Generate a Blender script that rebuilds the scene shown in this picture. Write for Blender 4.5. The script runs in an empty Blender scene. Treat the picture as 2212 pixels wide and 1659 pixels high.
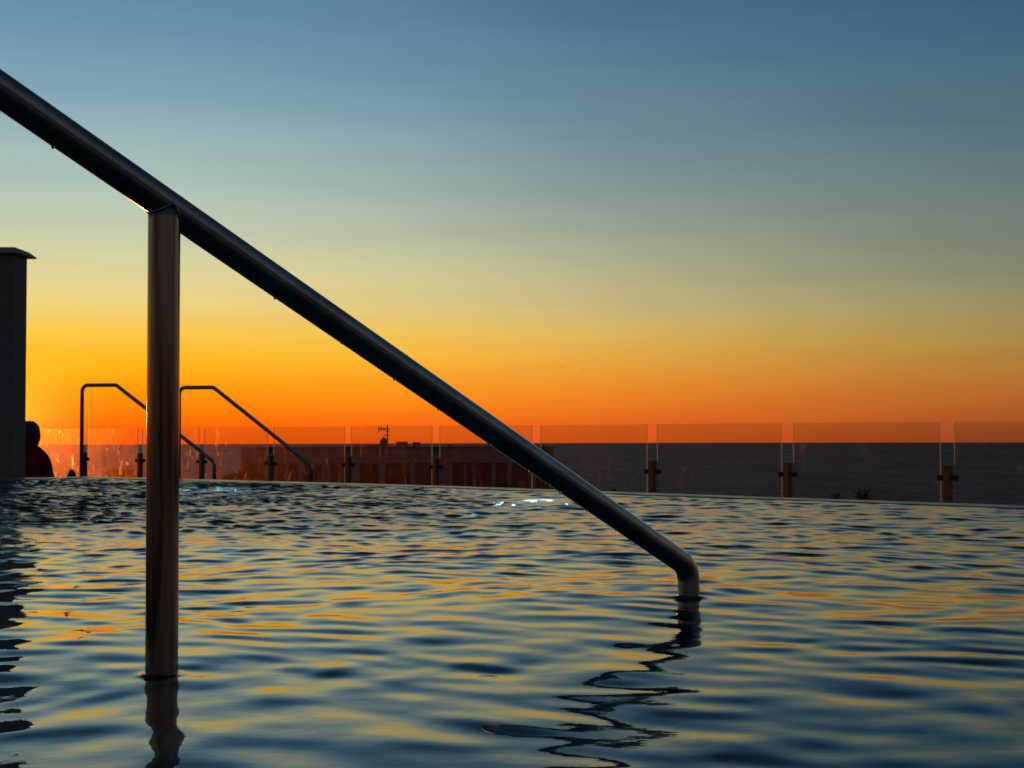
# Rooftop infinity pool at sunset: steel handrails, glass balustrade, far building and the sea beyond.
import bpy, bmesh, math, random
import numpy as np
from mathutils import Vector, Matrix

random.seed(7)
rng = np.random.default_rng(11)
sc = bpy.context.scene
COL = sc.collection
PI = math.pi
R = math.radians

# ------------------------------------------------------------------ camera
F = 3100.0                     # focal length in pixels of a 2212 px wide survey frame
CAMZ = 0.315                   # eye height above the pool water
cam_d = bpy.data.cameras.new("camera")
cam = bpy.data.objects.new("camera", cam_d)
COL.objects.link(cam)
cam_d.sensor_width = 36.0
cam_d.lens = F / 2212.0 * 36.0
cam_d.clip_start = 0.05
cam_d.clip_end = 20000.0
ROT = Matrix.Rotation(R(90 + 1.96), 3, 'X') @ Matrix.Rotation(R(-0.143), 3, 'Z')
cam.matrix_world = Matrix.Translation((0, 0, CAMZ)) @ ROT.to_4x4()
sc.camera = cam
cam_d.dof.use_dof = True; cam_d.dof.focus_distance = 2.2; cam_d.dof.aperture_fstop = 26.0

def at(px, py, d):
    """Survey pixel at view depth d (metres) -> world point."""
    v = ROT @ Vector(((px - 1106) / F, -(py - 829.5) / F, -1.0))
    return Vector((0, 0, CAMZ)) + v * d

def on_z(px, py, z=0.0):
    v = ROT @ Vector(((px - 1106) / F, -(py - 829.5) / F, -1.0))
    return Vector((0, 0, CAMZ)) + v * ((z - CAMZ) / v.z)

# ------------------------------------------------------------------ tagging helpers
def tag(o, label=None, cat=None, group=None, kind=None):
    if label: o['label'] = label
    if cat: o['category'] = cat
    if group: o['group'] = group
    if kind: o['kind'] = kind
    return o

def empty(name, loc=(0, 0, 0), rz=0.0):
    o = bpy.data.objects.new(name, None)
    o.empty_display_size = 0.1
    COL.objects.link(o)
    o.location = loc
    o.rotation_euler.z = rz
    o.matrix_basis = Matrix.Translation(loc) @ Matrix.Rotation(rz, 4, 'Z')
    return o

def link(name, me, mats, parent=None, smooth=False):
    o = bpy.data.objects.new(name, me)
    COL.objects.link(o)
    for m in (mats if isinstance(mats, (list, tuple)) else [mats]):
        me.materials.append(m)
    if smooth:
        me.polygons.foreach_set("use_smooth", [True] * len(me.polygons))
    if parent is not None:
        o.parent = parent
    return o

def obj(name, bm, mats, parent=None, smooth=False, world=False):
    """bmesh -> one mesh object. world=True: the bmesh is in world space, move it into the parent's frame."""
    me = bpy.data.meshes.new(name)
    if world and parent is not None:
        bm.transform(pw(parent).inverted())
    bmesh.ops.recalc_face_normals(bm, faces=bm.faces[:])
    bm.to_mesh(me)
    bm.free()
    o = link(name, me, mats, parent, smooth)
    return o

def pw(o):
    m = o.matrix_basis.copy()
    while o.parent is not None:
        o = o.parent
        m = o.matrix_basis @ m
    return m

# ------------------------------------------------------------------ shape helpers
def add_box(bm, c, s, rz=0.0, bevel=0.0, mat=0):
    r = bmesh.ops.create_cube(bm, size=1.0)
    vs = r['verts']
    M = Matrix.Translation(c) @ Matrix.Rotation(rz, 4, 'Z') @ Matrix.Diagonal((s[0], s[1], s[2], 1))
    bmesh.ops.transform(bm, matrix=M, verts=vs)
    fs = list({f for v in vs for f in v.link_faces})
    if bevel > 0:
        es = list({e for v in vs for e in v.link_edges})
        r2 = bmesh.ops.bevel(bm, geom=es, offset=bevel, segments=2, affect='EDGES', profile=0.5)
        fs = [f for f in r2['faces']] + [f for f in fs if f.is_valid]
    for f in fs:
        if f.is_valid: f.material_index = mat
    return fs

def fillet(pts, rad, n=7):
    out = [pts[0].copy()]
    for i in range(1, len(pts) - 1):
        a, b, c = pts[i - 1], pts[i], pts[i + 1]
        d1 = (a - b).normalized(); d2 = (c - b).normalized()
        ang = d1.angle(d2)
        t = min(rad / math.tan(ang / 2), (a - b).length * 0.45, (c - b).length * 0.45)
        r = t * math.tan(ang / 2)
        bis = (d1 + d2).normalized()
        cen = b + bis * (r / math.sin(ang / 2))
        p0 = b + d1 * t; p1 = b + d2 * t
        v0 = p0 - cen; v1 = p1 - cen
        tot = v0.angle(v1)
        ax = v0.cross(v1).normalized()
        for k in range(n + 1):
            out.append(cen + Matrix.Rotation(tot * k / n, 3, ax) @ v0)
    out.append(pts[-1].copy())
    return out

def add_tube(bm, pts, rad, seg=24, cap=True, radii=None):
    rings = []
    up = Vector((0.123, 0.456, 0.88)).normalized()
    prev = None
    for i, p in enumerate(pts):
        if i == 0: t = pts[1] - pts[0]
        elif i == len(pts) - 1: t = pts[-1] - pts[-2]
        else: t = (pts[i + 1] - p).normalized() + (p - pts[i - 1]).normalized()
        t.normalize()
        if prev is None:
            n = (up - t * up.dot(t)).normalized()
        else:
            n = (prev - t * prev.dot(t)).normalized()
        prev = n
        b = t.cross(n)
        r = radii[i] if radii else rad
        rings.append([bm.verts.new(p + (n * math.cos(2 * PI * k / seg) + b * math.sin(2 * PI * k / seg)) * r) for k in range(seg)])
    for a, b in zip(rings[:-1], rings[1:]):
        for k in range(seg):
            f = bm.faces.new((a[k], a[(k + 1) % seg], b[(k + 1) % seg], b[k])); f.smooth = True
    if cap:
        bm.faces.new(rings[0][::-1]); bm.faces.new(rings[-1])

def add_ball(bm, c, s, sub=2, jitter=0.0, rot=None):
    r = bmesh.ops.create_icosphere(bm, subdivisions=sub, radius=1.0)
    M = Matrix.Translation(c) @ (rot.to_4x4() if rot else Matrix.Identity(4)) @ Matrix.Diagonal((s[0], s[1], s[2], 1))
    for v in r['verts']:
        v.co = M @ (v.co * (1 + random.uniform(-jitter, jitter)))
        for f in v.link_faces: f.smooth = True

def add_prism(bm, poly, z0, z1, top_only=False):
    vt = [bm.verts.new((p[0], p[1], z1)) for p in poly]
    if top_only:
        bm.faces.new(vt); return
    vb = [bm.verts.new((p[0], p[1], z0)) for p in poly]
    n = len(poly)
    bm.faces.new(vt); bm.faces.new(vb[::-1])
    for k in range(n):
        bm.faces.new((vb[k], vb[(k + 1) % n], vt[(k + 1) % n], vt[k]))

# ------------------------------------------------------------------ materials
def srgb(h):
    h = h.lstrip('#')
    out = []
    for k in (0, 2, 4):
        c = int(h[k:k + 2], 16) / 255
        out.append(c / 12.92 if c <= 0.04045 else ((c + 0.055) / 1.055) ** 2.4)
    return (*out, 1.0)

def new_mat(name):
    m = bpy.data.materials.new(name)
    m.use_nodes = True
    nt = m.node_tree
    nt.nodes.clear()
    out = nt.nodes.new('ShaderNodeOutputMaterial')
    return m, nt, out

def N(nt, typ, **kw):
    n = nt.nodes.new(typ)
    for k, v in kw.items():
        if k in n.inputs.keys():
            n.inputs[k].default_value = v
        else:
            setattr(n, k, v)
    return n

def ramp(nt, stops, interp='LINEAR'):
    n = nt.nodes.new('ShaderNodeValToRGB')
    cr = n.color_ramp
    cr.interpolation = interp
    cr.elements[0].position = stops[0][0]; cr.elements[0].color = stops[0][1]
    cr.elements[1].position = stops[-1][0]; cr.elements[1].color = stops[-1][1]
    for p, c in stops[1:-1]:
        e = cr.elements.new(p); e.color = c
    return n

def mottled(name, c1, c2, scale=8.0, rough=0.6, metallic=0.0, bump=0.0, stretch=(1, 1, 1), rough2=None, spec=0.5, detail=4.0):
    m, nt, out = new_mat(name)
    L = nt.links.new
    tc = N(nt, 'ShaderNodeTexCoord')
    mp = N(nt, 'ShaderNodeMapping'); mp.inputs['Scale'].default_value = stretch
    no = N(nt, 'ShaderNodeTexNoise'); no.inputs['Scale'].default_value = scale; no.inputs['Detail'].default_value = detail
    no.inputs['Roughness'].default_value = 0.6
    L(tc.outputs['Object'], mp.inputs[0]); L(mp.outputs[0], no.inputs['Vector'])
    rp = ramp(nt, [(0.32, (*c1, 1)), (0.68, (*c2, 1))])
    L(no.outputs['Fac'], rp.inputs[0])
    b = N(nt, 'ShaderNodeBsdfPrincipled')
    b.inputs['Metallic'].default_value = metallic
    b.inputs['Specular IOR Level'].default_value = spec
    L(rp.outputs[0], b.inputs['Base Color'])
    if rough2 is None:
        b.inputs['Roughness'].default_value = rough
    else:
        mr = N(nt, 'ShaderNodeMapRange'); mr.inputs[1].default_value = 0.3; mr.inputs[2].default_value = 0.7
        mr.inputs[3].default_value = rough; mr.inputs[4].default_value = rough2
        L(no.outputs['Fac'], mr.inputs[0]); L(mr.outputs[0], b.inputs['Roughness'])
    if bump > 0:
        bp_ = N(nt, 'ShaderNodeBump'); bp_.inputs['Strength'].default_value = 1.0; bp_.inputs['Distance'].default_value = bump
        L(no.outputs['Fac'], bp_.inputs['Height']); L(bp_.outputs[0], b.inputs['Normal'])
    L(b.outputs[0], out.inputs[0])
    return m

M = {}
M['steel'] = mottled('brushed_steel', (0.30, 0.28, 0.26), (0.44, 0.42, 0.40), 14, 0.09, 1.0, 0.00012, (1, 1, 1), 0.22)
M['post_steel'] = mottled('drip_and_reflection_streaked_steel', (0.20, 0.10, 0.06), (0.44, 0.38, 0.32), 11, 0.07, 1.0, 0.0004, (9, 9, 0.3), 0.26)  # copper streaks paint in the reflection bands, along with water drip stains
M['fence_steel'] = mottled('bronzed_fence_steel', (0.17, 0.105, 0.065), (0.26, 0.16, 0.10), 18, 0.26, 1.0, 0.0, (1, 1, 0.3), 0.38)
M['clamp'] = mottled('dark_clamp_steel', (0.03, 0.03, 0.03), (0.05, 0.05, 0.05), 30, 0.5, 0.3)
M['stucco'] = mottled('pale_stucco', (0.18, 0.165, 0.16), (0.24, 0.225, 0.22), 30, 0.9, 0.0, 0.002, spec=0.2)
M['cap'] = mottled('cap_stone', (0.36, 0.35, 0.34), (0.46, 0.45, 0.44), 22, 0.8, 0.0, 0.001, spec=0.3)
M['coping'] = mottled('wet_coping_stone', (0.24, 0.225, 0.22), (0.34, 0.32, 0.31), 9, 0.25, 0.0, 0.0006, rough2=0.5)
M['deck'] = mottled('deck_stone', (0.20, 0.18, 0.16), (0.30, 0.27, 0.24), 5, 0.7, 0.0, 0.001)
M['ground'] = mottled('dry_ground', (0.05, 0.045, 0.03), (0.12, 0.10, 0.07), 0.3, 0.95)
M['far_wall'] = mottled('far_wall_render', (0.22, 0.21, 0.205), (0.28, 0.27, 0.265), 0.8, 0.9, spec=0.2)
M['far_dark'] = mottled('far_window_dark', (0.04, 0.034, 0.03), (0.09, 0.078, 0.07), 1.5, 0.5, spec=0.3)
M['far_roof'] = mottled('far_roof', (0.10, 0.10, 0.10), (0.16, 0.16, 0.16), 1.0, 0.95)
M['roof_metal'] = mottled('roof_unit_paint', (0.10, 0.10, 0.10), (0.2, 0.2, 0.2), 3, 0.7)
M['leaf'] = mottled('dark_foliage', (0.014, 0.016, 0.007), (0.03, 0.034, 0.013), 1.5, 0.8, spec=0.2)
M['bark'] = mottled('bark', (0.05, 0.04, 0.03), (0.10, 0.08, 0.06), 6, 0.95, 0, 0.01)
M['skin'] = mottled('skin', (0.30, 0.17, 0.11), (0.36, 0.21, 0.14), 20, 0.55)
M['hair'] = mottled('glare_reddened_hair', (0.06, 0.012, 0.008), (0.10, 0.022, 0.014), 60, 0.6, stretch=(4, 4, 0.6))  # red of the lens glare is mixed into the hair colour
M['jacket'] = mottled('glare_reddened_cloth', (0.16, 0.02, 0.014), (0.26, 0.035, 0.022), 24, 0.95, 0, 0.002, spec=0.2)  # cloth colour carries the red that lens glare throws over the figure
M['trousers'] = mottled('dark_cloth', (0.02, 0.02, 0.025), (0.035, 0.035, 0.04), 30, 0.95, spec=0.2)
M['shoe'] = mottled('shoe_rubber', (0.01, 0.01, 0.01), (0.025, 0.022, 0.02), 30, 0.8, spec=0.2)
M['wood'] = mottled('lounger_slats', (0.12, 0.07, 0.04), (0.2, 0.12, 0.07), 4, 0.7, stretch=(1, 12, 12))
M['feather'] = mottled('gull_feathers', (0.10, 0.10, 0.10), (0.16, 0.16, 0.16), 8, 0.9)

cb = [n for n in M['coping'].node_tree.nodes if n.type == 'BSDF_PRINCIPLED'][0]
cb.inputs['Coat Weight'].default_value = 0.22; cb.inputs['Coat IOR'].default_value = 1.333; cb.inputs['Coat Roughness'].default_value = 0.08
# pool tiles: small blue mosaic with pale joints
def tiles():
    m, nt, out = new_mat('blue_mosaic_tiles'); L = nt.links.new
    tc = N(nt, 'ShaderNodeTexCoord')
    br = N(nt, 'ShaderNodeTexBrick')
    br.offset = 0.0
    br.inputs['Scale'].default_value = 1.0
    br.inputs['Brick Width'].default_value = 0.05; br.inputs['Row Height'].default_value = 0.05
    br.inputs['Mortar Size'].default_value = 0.003
    br.inputs['Color1'].default_value = (0.032, 0.19, 0.22, 1); br.inputs['Color2'].default_value = (0.04, 0.215, 0.25, 1)
    br.inputs['Mortar'].default_value = (0.05, 0.23, 0.265, 1)
    L(tc.outputs['Object'], br.inputs['Vector'])
    b = N(nt, 'ShaderNodeBsdfPrincipled'); b.inputs['Roughness'].default_value = 0.35
    L(br.outputs[0], b.inputs['Base Color']); L(b.outputs[0], out.inputs[0])
    return m
M['tiles'] = tiles()

def water_mat():
    m, nt, out = new_mat('pool_water'); L = nt.links.new
    tc = N(nt, 'ShaderNodeTexCoord')
    sep = N(nt, 'ShaderNodeSeparateXYZ'); L(tc.outputs['Object'], sep.inputs[0])
    # churned patch where the jets break the surface at the far left
    at_ = N(nt, 'ShaderNodeAttribute'); at_.attribute_name = 'churn'
    mp = N(nt, 'ShaderNodeMapping'); mp.inputs['Scale'].default_value = (1.0, 1.0, 1.0)
    L(tc.outputs['Object'], mp.inputs[0])
    n1 = N(nt, 'ShaderNodeTexNoise'); n1.inputs['Scale'].default_value = 16.0; n1.inputs['Detail'].default_value = 4.0
    n1.inputs['Roughness'].default_value = 0.62; n1.inputs['Distortion'].default_value = 0.6
    L(mp.outputs[0], n1.inputs['Vector'])
    n2 = N(nt, 'ShaderNodeTexNoise'); n2.inputs['Scale'].default_value = 30.0; n2.inputs['Detail'].default_value = 3.0
    L(mp.outputs[0], n2.inputs['Vector'])
    m1 = N(nt, 'ShaderNodeMath', operation='MULTIPLY'); L(n1.outputs['Fac'], m1.inputs[0]); L(at_.outputs['Fac'], m1.inputs[1])
    m1b = N(nt, 'ShaderNodeMath', operation='MULTIPLY'); L(m1.outputs[0], m1b.inputs[0]); m1b.inputs[1].default_value = 0.018
    m2 = N(nt, 'ShaderNodeMath', operation='MULTIPLY'); L(n2.outputs['Fac'], m2.inputs[0]); m2.inputs[1].default_value = 0.00035
    ad = N(nt, 'ShaderNodeMath', operation='ADD'); L(m1b.outputs[0], ad.inputs[0]); L(m2.outputs[0], ad.inputs[1])
    bu = N(nt, 'ShaderNodeBump'); bu.inputs['Strength'].default_value = 1.0; bu.inputs['Distance'].default_value = 1.0
    L(ad.outputs[0], bu.inputs['Height'])
    b = N(nt, 'ShaderNodeBsdfPrincipled')
    b.inputs['Base Color'].default_value = (0.50, 0.80, 0.86, 1)
    b.inputs['Transmission Weight'].default_value = 1.0
    ar = N(nt, 'ShaderNodeAttribute'); ar.attribute_name = 'ruffle'; L(ar.outputs['Fac'], b.inputs['Roughness'])
    b.inputs['IOR'].default_value = 1.333
    L(bu.outputs[0], b.inputs['Normal'])
    L(b.outputs[0], out.inputs[0])
    return m
M['water'] = water_mat()

def sea_mat():
    m, nt, out = new_mat('sea_water'); L = nt.links.new
    tc = N(nt, 'ShaderNodeTexCoord')
    mp = N(nt, 'ShaderNodeMapping'); mp.inputs['Scale'].default_value = (1.6, 0.5, 1.0)
    L(tc.outputs['Object'], mp.inputs[0])
    n1 = N(nt, 'ShaderNodeTexNoise'); n1.inputs['Scale'].default_value = 0.11; n1.inputs['Detail'].default_value = 5.0
    n1.inputs['Roughness'].default_value = 0.65
    L(mp.outputs[0], n1.inputs['Vector'])
    n2 = N(nt, 'ShaderNodeTexNoise'); n2.inputs['Scale'].default_value = 0.02; n2.inputs['Detail'].default_value = 4.0
    L(mp.outputs[0], n2.inputs['Vector'])
    mx = N(nt, 'ShaderNodeMath', operation='ADD'); L(n1.outputs['Fac'], mx.inputs[0]); L(n2.outputs['Fac'], mx.inputs[1])
    hf = N(nt, 'ShaderNodeMath', operation='MULTIPLY'); L(mx.outputs[0], hf.inputs[0]); hf.inputs[1].default_value = 0.5
    rp = ramp(nt, [(0.44, (0.002, 0.008, 0.012, 1)), (0.57, (0.042, 0.115, 0.175, 1))])
    L(hf.outputs[0], rp.inputs[0])
    bu = N(nt, 'ShaderNodeBump'); bu.inputs['Strength'].default_value = 0.6; bu.inputs['Distance'].default_value = 1.5
    L(n1.outputs['Fac'], bu.inputs['Height'])
    b = N(nt, 'ShaderNodeBsdfPrincipled')
    L(rp.outputs[0], b.inputs['Base Color'])
    b.inputs['Roughness'].default_value = 0.55
    b.inputs['IOR'].default_value = 1.333
    b.inputs['Specular IOR Level'].default_value = 0.07
    L(bu.outputs[0], b.inputs['Normal'])
    L(b.outputs[0], out.inputs[0])
    return m
M['sea'] = sea_mat()

def pane_mat():
    """Salt-filmed safety glass: clear, a faint mirror reflection, and a film that scatters light forward."""
    m, nt, out = new_mat('salt_filmed_glass'); L = nt.links.new
    tc = N(nt, 'ShaderNodeTexCoord')
    n1 = N(nt, 'ShaderNodeTexNoise'); n1.inputs['Scale'].default_value = 5.0; n1.inputs['Detail'].default_value = 6.0; n1.inputs['Roughness'].default_value = 0.7
    oi = N(nt, 'ShaderNodeObjectInfo'); om = N(nt, 'ShaderNodeMath', operation='MULTIPLY'); L(oi.outputs['Random'], om.inputs[0]); om.inputs[1].default_value = 37.0
    sh = N(nt, 'ShaderNodeVectorMath', operation='ADD'); L(tc.outputs['Object'], sh.inputs[0]); L(om.outputs[0], sh.inputs[1])
    L(sh.outputs[0], n1.inputs['Vector'])
    n2 = N(nt, 'ShaderNodeTexNoise'); n2.inputs['Scale'].default_value = 14.0; n2.inputs['Detail'].default_value = 3.0; n2.inputs['Distortion'].default_value = 1.5
    mp = N(nt, 'ShaderNodeMapping'); mp.inputs['Scale'].default_value = (1.0, 1.0, 0.35)
    L(sh.outputs[0], mp.inputs[0]); L(mp.outputs[0], n2.inputs['Vector'])
    film = N(nt, 'ShaderNodeMapRange'); film.inputs[1].default_value = 0.3; film.inputs[2].default_value = 0.7
    film.inputs[3].default_value = 0.007; film.inputs[4].default_value = 0.017
    L(n1.outputs['Fac'], film.inputs[0])
    smear = N(nt, 'ShaderNodeMapRange'); smear.inputs[1].default_value = 0.62; smear.inputs[2].default_value = 0.86
    smear.inputs[3].default_value = 0.0; smear.inputs[4].default_value = 0.16
    L(n2.outputs['Fac'], smear.inputs[0])
    ad = N(nt, 'ShaderNodeMath', operation='ADD'); L(film.outputs[0], ad.inputs[0]); L(smear.outputs[0], ad.inputs[1])
    tr = N(nt, 'ShaderNodeBsdfTransparent'); tr.inputs[0].default_value = (0.87, 0.91, 0.92, 1)
    gl = N(nt, 'ShaderNodeBsdfGlossy'); gl.inputs['Roughness'].default_value = 0.02
    lw = N(nt, 'ShaderNodeLayerWeight'); lw.inputs['Blend'].default_value = 0.5
    fp = N(nt, 'ShaderNodeMath', operation='POWER'); L(lw.outputs['Facing'], fp.inputs[0]); fp.inputs[1].default_value = 4.0
    fr = N(nt, 'ShaderNodeMath', operation='MULTIPLY_ADD'); L(fp.outputs[0], fr.inputs[0]); fr.inputs[1].default_value = 0.30; fr.inputs[2].default_value = 0.008
    rf = N(nt, 'ShaderNodeBsdfRefraction'); rf.inputs['Roughness'].default_value = 1.0; rf.inputs['IOR'].default_value = 1.14; rf.inputs['Color'].default_value = (1.0, 0.6, 0.35, 1)
    rg = N(nt, 'ShaderNodeBsdfRefraction'); rg.inputs['Roughness'].default_value = 0.95; rg.inputs['IOR'].default_value = 1.06; rg.inputs['Color'].default_value = (1.0, 0.55, 0.3, 1)
    sc_ = N(nt, 'ShaderNodeMixShader'); sc_.inputs[0].default_value = 0.55
    L(rf.outputs[0], sc_.inputs[1]); L(rg.outputs[0], sc_.inputs[2])
    a = N(nt, 'ShaderNodeMixShader'); L(fr.outputs[0], a.inputs[0]); L(tr.outputs[0], a.inputs[1]); L(gl.outputs[0], a.inputs[2])
    c = N(nt, 'ShaderNodeMixShader'); L(ad.outputs[0], c.inputs[0]); L(a.outputs[0], c.inputs[1]); L(sc_.outputs[0], c.inputs[2])
    L(c.outputs[0], out.inputs[0])
    return m
M['pane'] = pane_mat()

def edge_mat():
    m, nt, out = new_mat('ground_glass_edge'); L = nt.links.new
    tl = N(nt, 'ShaderNodeBsdfTranslucent'); tl.inputs[0].default_value = (0.75, 0.80, 0.74, 1)
    gl = N(nt, 'ShaderNodeBsdfGlossy'); gl.inputs['Roughness'].default_value = 0.25; gl.inputs[0].default_value = (0.6, 0.65, 0.6, 1)
    mx = N(nt, 'ShaderNodeMixShader'); mx.inputs[0].default_value = 0.35
    tr = N(nt, 'ShaderNodeBsdfTransparent'); tr.inputs[0].default_value = (0.7, 0.75, 0.7, 1)
    m2 = N(nt, 'ShaderNodeMixShader'); m2.inputs[0].default_value = 0.35
    L(tl.outputs[0], mx.inputs[1]); L(gl.outputs[0], mx.inputs[2])
    L(mx.outputs[0], m2.inputs[1]); L(tr.outputs[0], m2.inputs[2])
    L(m2.outputs[0], out.inputs[0])
    return m
M['pane_edge'] = edge_mat()

def drop_mat():
    m, nt, out = new_mat('water_drop'); L = nt.links.new
    b = N(nt, 'ShaderNodeBsdfPrincipled'); b.inputs['Transmission Weight'].default_value = 1.0
    b.inputs['Roughness'].default_value = 0.03; b.inputs['IOR'].default_value = 1.333
    L(b.outputs[0], out.inputs[0])
    return m
M['drop'] = drop_mat()

def lamp_mat():
    m, nt, out = new_mat('underwater_lamp_lens'); L = nt.links.new
    e = N(nt, 'ShaderNodeEmission'); e.inputs[0].default_value = (0.55, 0.85, 1.0, 1); e.inputs[1].default_value = 10.0
    L(e.outputs[0], out.inputs[0])
    return m
M['lamp'] = lamp_mat()

def cloud_mat():
    m, nt, out = new_mat('thin_cloud'); L = nt.links.new
    v = N(nt, 'ShaderNodeVolumePrincipled')
    v.inputs['Color'].default_value = (0.95, 0.93, 0.9, 1); v.inputs['Density'].default_value = 0.012
    v.inputs['Anisotropy'].default_value = 0.6
    L(v.outputs[0], out.inputs['Volume'])
    return m
M['cloud'] = cloud_mat()

# ------------------------------------------------------------------ world: dusk sky
SUN_AZ = R(-19.0)              # left of the view axis, behind the pillar
SUN_EL = R(0.7)
sun_h = Vector((math.sin(SUN_AZ), math.cos(SUN_AZ), 0))
sun_dir = Vector((sun_h.x * math.cos(SUN_EL), sun_h.y * math.cos(SUN_EL), math.sin(SUN_EL)))

w = bpy.data.worlds.new("World"); sc.world = w
w.use_nodes = True
nt = w.node_tree; nt.nodes.clear(); L = nt.links.new
wo = nt.nodes.new('ShaderNodeOutputWorld')
bg = nt.nodes.new('ShaderNodeBackground')
L(bg.outputs[0], wo.inputs[0])
geo = N(nt, 'ShaderNodeTexCoord')
sep = N(nt, 'ShaderNodeSeparateXYZ'); L(geo.outputs['Generated'], sep.inputs[0])

def zpos(src_y):               # row of the survey (source pixels) -> ramp position
    t = (935 - src_y / 1.736) / F
    z = t / math.sqrt(1 + t * t)
    return (z + 0.02) / 1.02
def sky_ramp(rows, top):
    def dull(c, k):
        v = srgb(c); g_ = 0.25 * v[0] + 0.6 * v[1] + 0.15 * v[2]
        return (g_ + (v[0] - g_) * k, g_ + (v[1] - g_) * k, g_ + (v[2] - g_) * k, 1.0)
    st = [(zpos(y), dull(c, 0.90 if y < 700 else (0.91 if y < 1250 else 1.0))) for y, c in rows]
    st += [((z + 0.02) / 1.02, srgb(c)) for z, c in top]
    st.sort(key=lambda s: s[0])
    return ramp(nt, st)
mz = N(nt, 'ShaderNodeMath', operation='ADD'); L(sep.outputs['Z'], mz.inputs[0]); mz.inputs[1].default_value = 0.02
mz2 = N(nt, 'ShaderNodeMath', operation='DIVIDE'); L(mz.outputs[0], mz2.inputs[0]); mz2.inputs[1].default_value = 1.02

rA = sky_ramp([(1660, '#ff5206'), (1600, '#ff6408'), (1540, '#ff8006'), (1450, '#ff9c0a'), (1350, '#ffb81e'), (1250, '#fbca48'),
               (1150, '#f0d274'), (1000, '#dad49a'), (850, '#bfcaae'), (720, '#acc4b6'), (550, '#98b8ba'), (400, '#80a8ba'),
               (200, '#6a99b2'), (0, '#5a8cae')], [(0.38, '#3b5f75'), (0.50, '#2d4a5c'), (0.70, '#1c3040'), (1.0, '#152638')])
rB = sky_ramp([(1660, '#f25a14'), (1600, '#f76618'), (1540, '#fa7c1a'), (1450, '#fb9526'), (1350, '#f6b040'), (1250, '#e9bf60'),
               (1150, '#d7c17c'), (1000, '#beba8e'), (850, '#a2ac99'), (700, '#8aa09e'), (560, '#7897a0'), (400, '#69909f'),
               (300, '#61889d'), (0, '#4d7698')], [(0.38, '#335268'), (0.50, '#263f50'), (0.70, '#192b3a'), (1.0, '#152638')])
rC = sky_ramp([(1660, '#8c4220'), (1570, '#a45429'), (1500, '#ae622b'), (1400, '#ae7638'), (1300, '#a88746'), (1200, '#9a8a54'),
               (1100, '#878666'), (950, '#74806e'), (800, '#687a76'), (650, '#5a747a'), (500, '#4c6f7d'),
               (300, '#41697f'), (150, '#3a6081'), (0, '#34577d')], [(0.38, '#27425a'), (0.50, '#1f3446'), (0.70, '#162635'), (1.0, '#152638')])
rD = sky_ramp([(1660, '#2e1f19'), (1400, '#3b2a22')], [(0.10, '#4b4141'), (0.2, '#4a4f57'), (0.35, '#434d5a'), (0.6, '#2c3843'), (1.0, '#152638')])
for r_ in (rA, rB, rC, rD): L(mz2.outputs[0], r_.inputs[0])

# azimuth away from the sun
dot = N(nt, 'ShaderNodeVectorMath', operation='DOT_PRODUCT')
flat = N(nt, 'ShaderNodeCombineXYZ'); L(sep.outputs['X'], flat.inputs[0]); L(sep.outputs['Y'], flat.inputs[1])
nrm = N(nt, 'ShaderNodeVectorMath', operation='NORMALIZE'); L(flat.outputs[0], nrm.inputs[0])
L(nrm.outputs['Vector'], dot.inputs[0]); dot.inputs[1].default_value = sun_h
ac = N(nt, 'ShaderNodeMath', operation='ARCCOSINE'); L(dot.outputs['Value'], ac.inputs[0])
def band(a, b, smooth=False):
    m = N(nt, 'ShaderNodeMapRange'); m.inputs[1].default_value = R(a); m.inputs[2].default_value = R(b)
    if smooth: m.interpolation_type = 'SMOOTHSTEP'
    L(ac.outputs[0], m.inputs[0]); return m
def mixc(f, a, b):
    m = N(nt, 'ShaderNodeMix'); m.data_type = 'RGBA'
    L(f, m.inputs[0]); L(a, m.inputs[6]); L(b, m.inputs[7]); return m.outputs[2]
c1 = mixc(band(3, 25, True).outputs[0], rA.outputs[0], rB.outputs[0])
c2 = mixc(band(13, 43, True).outputs[0], c1, rC.outputs[0])
c3 = mixc(band(42, 120, True).outputs[0], c2, rD.outputs[0])
# glow round the low sun
d3 = N(nt, 'ShaderNodeVectorMath', operation='DOT_PRODUCT'); L(geo.outputs['Generated'], d3.inputs[0]); d3.inputs[1].default_value = sun_dir
a3 = N(nt, 'ShaderNodeMath', operation='ARCCOSINE'); L(d3.outputs['Value'], a3.inputs[0])
g = N(nt, 'ShaderNodeMapRange'); g.inputs[1].default_value = 0.0; g.inputs[2].default_value = R(5.0); g.inputs[3].default_value = 1.0; g.inputs[4].default_value = 0.0
L(a3.outputs[0], g.inputs[0])
g2 = N(nt, 'ShaderNodeMath', operation='POWER'); L(g.outputs[0], g2.inputs[0]); g2.inputs[1].default_value = 3.0
gc = N(nt, 'ShaderNodeMix'); gc.data_type = 'RGBA'; gc.blend_type = 'ADD'
L(g2.outputs[0], gc.inputs[0]); L(c3, gc.inputs[6]); gc.inputs[7].default_value = (0.9, 0.36, 0.03, 1)
# the physical sky adds its share of the light
sky = nt.nodes.new('ShaderNodeTexSky'); sky.sky_type = 'NISHITA'; sky.sun_disc = False
sky.sun_elevation = SUN_EL; sky.sun_rotation = SUN_AZ; sky.dust_density = 2.0
ss = N(nt, 'ShaderNodeMix'); ss.data_type = 'RGBA'; ss.blend_type = 'ADD'; ss.inputs[0].default_value = 0.001
L(gc.outputs[2], ss.inputs[6]); L(sky.outputs[0], ss.inputs[7])
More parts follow.
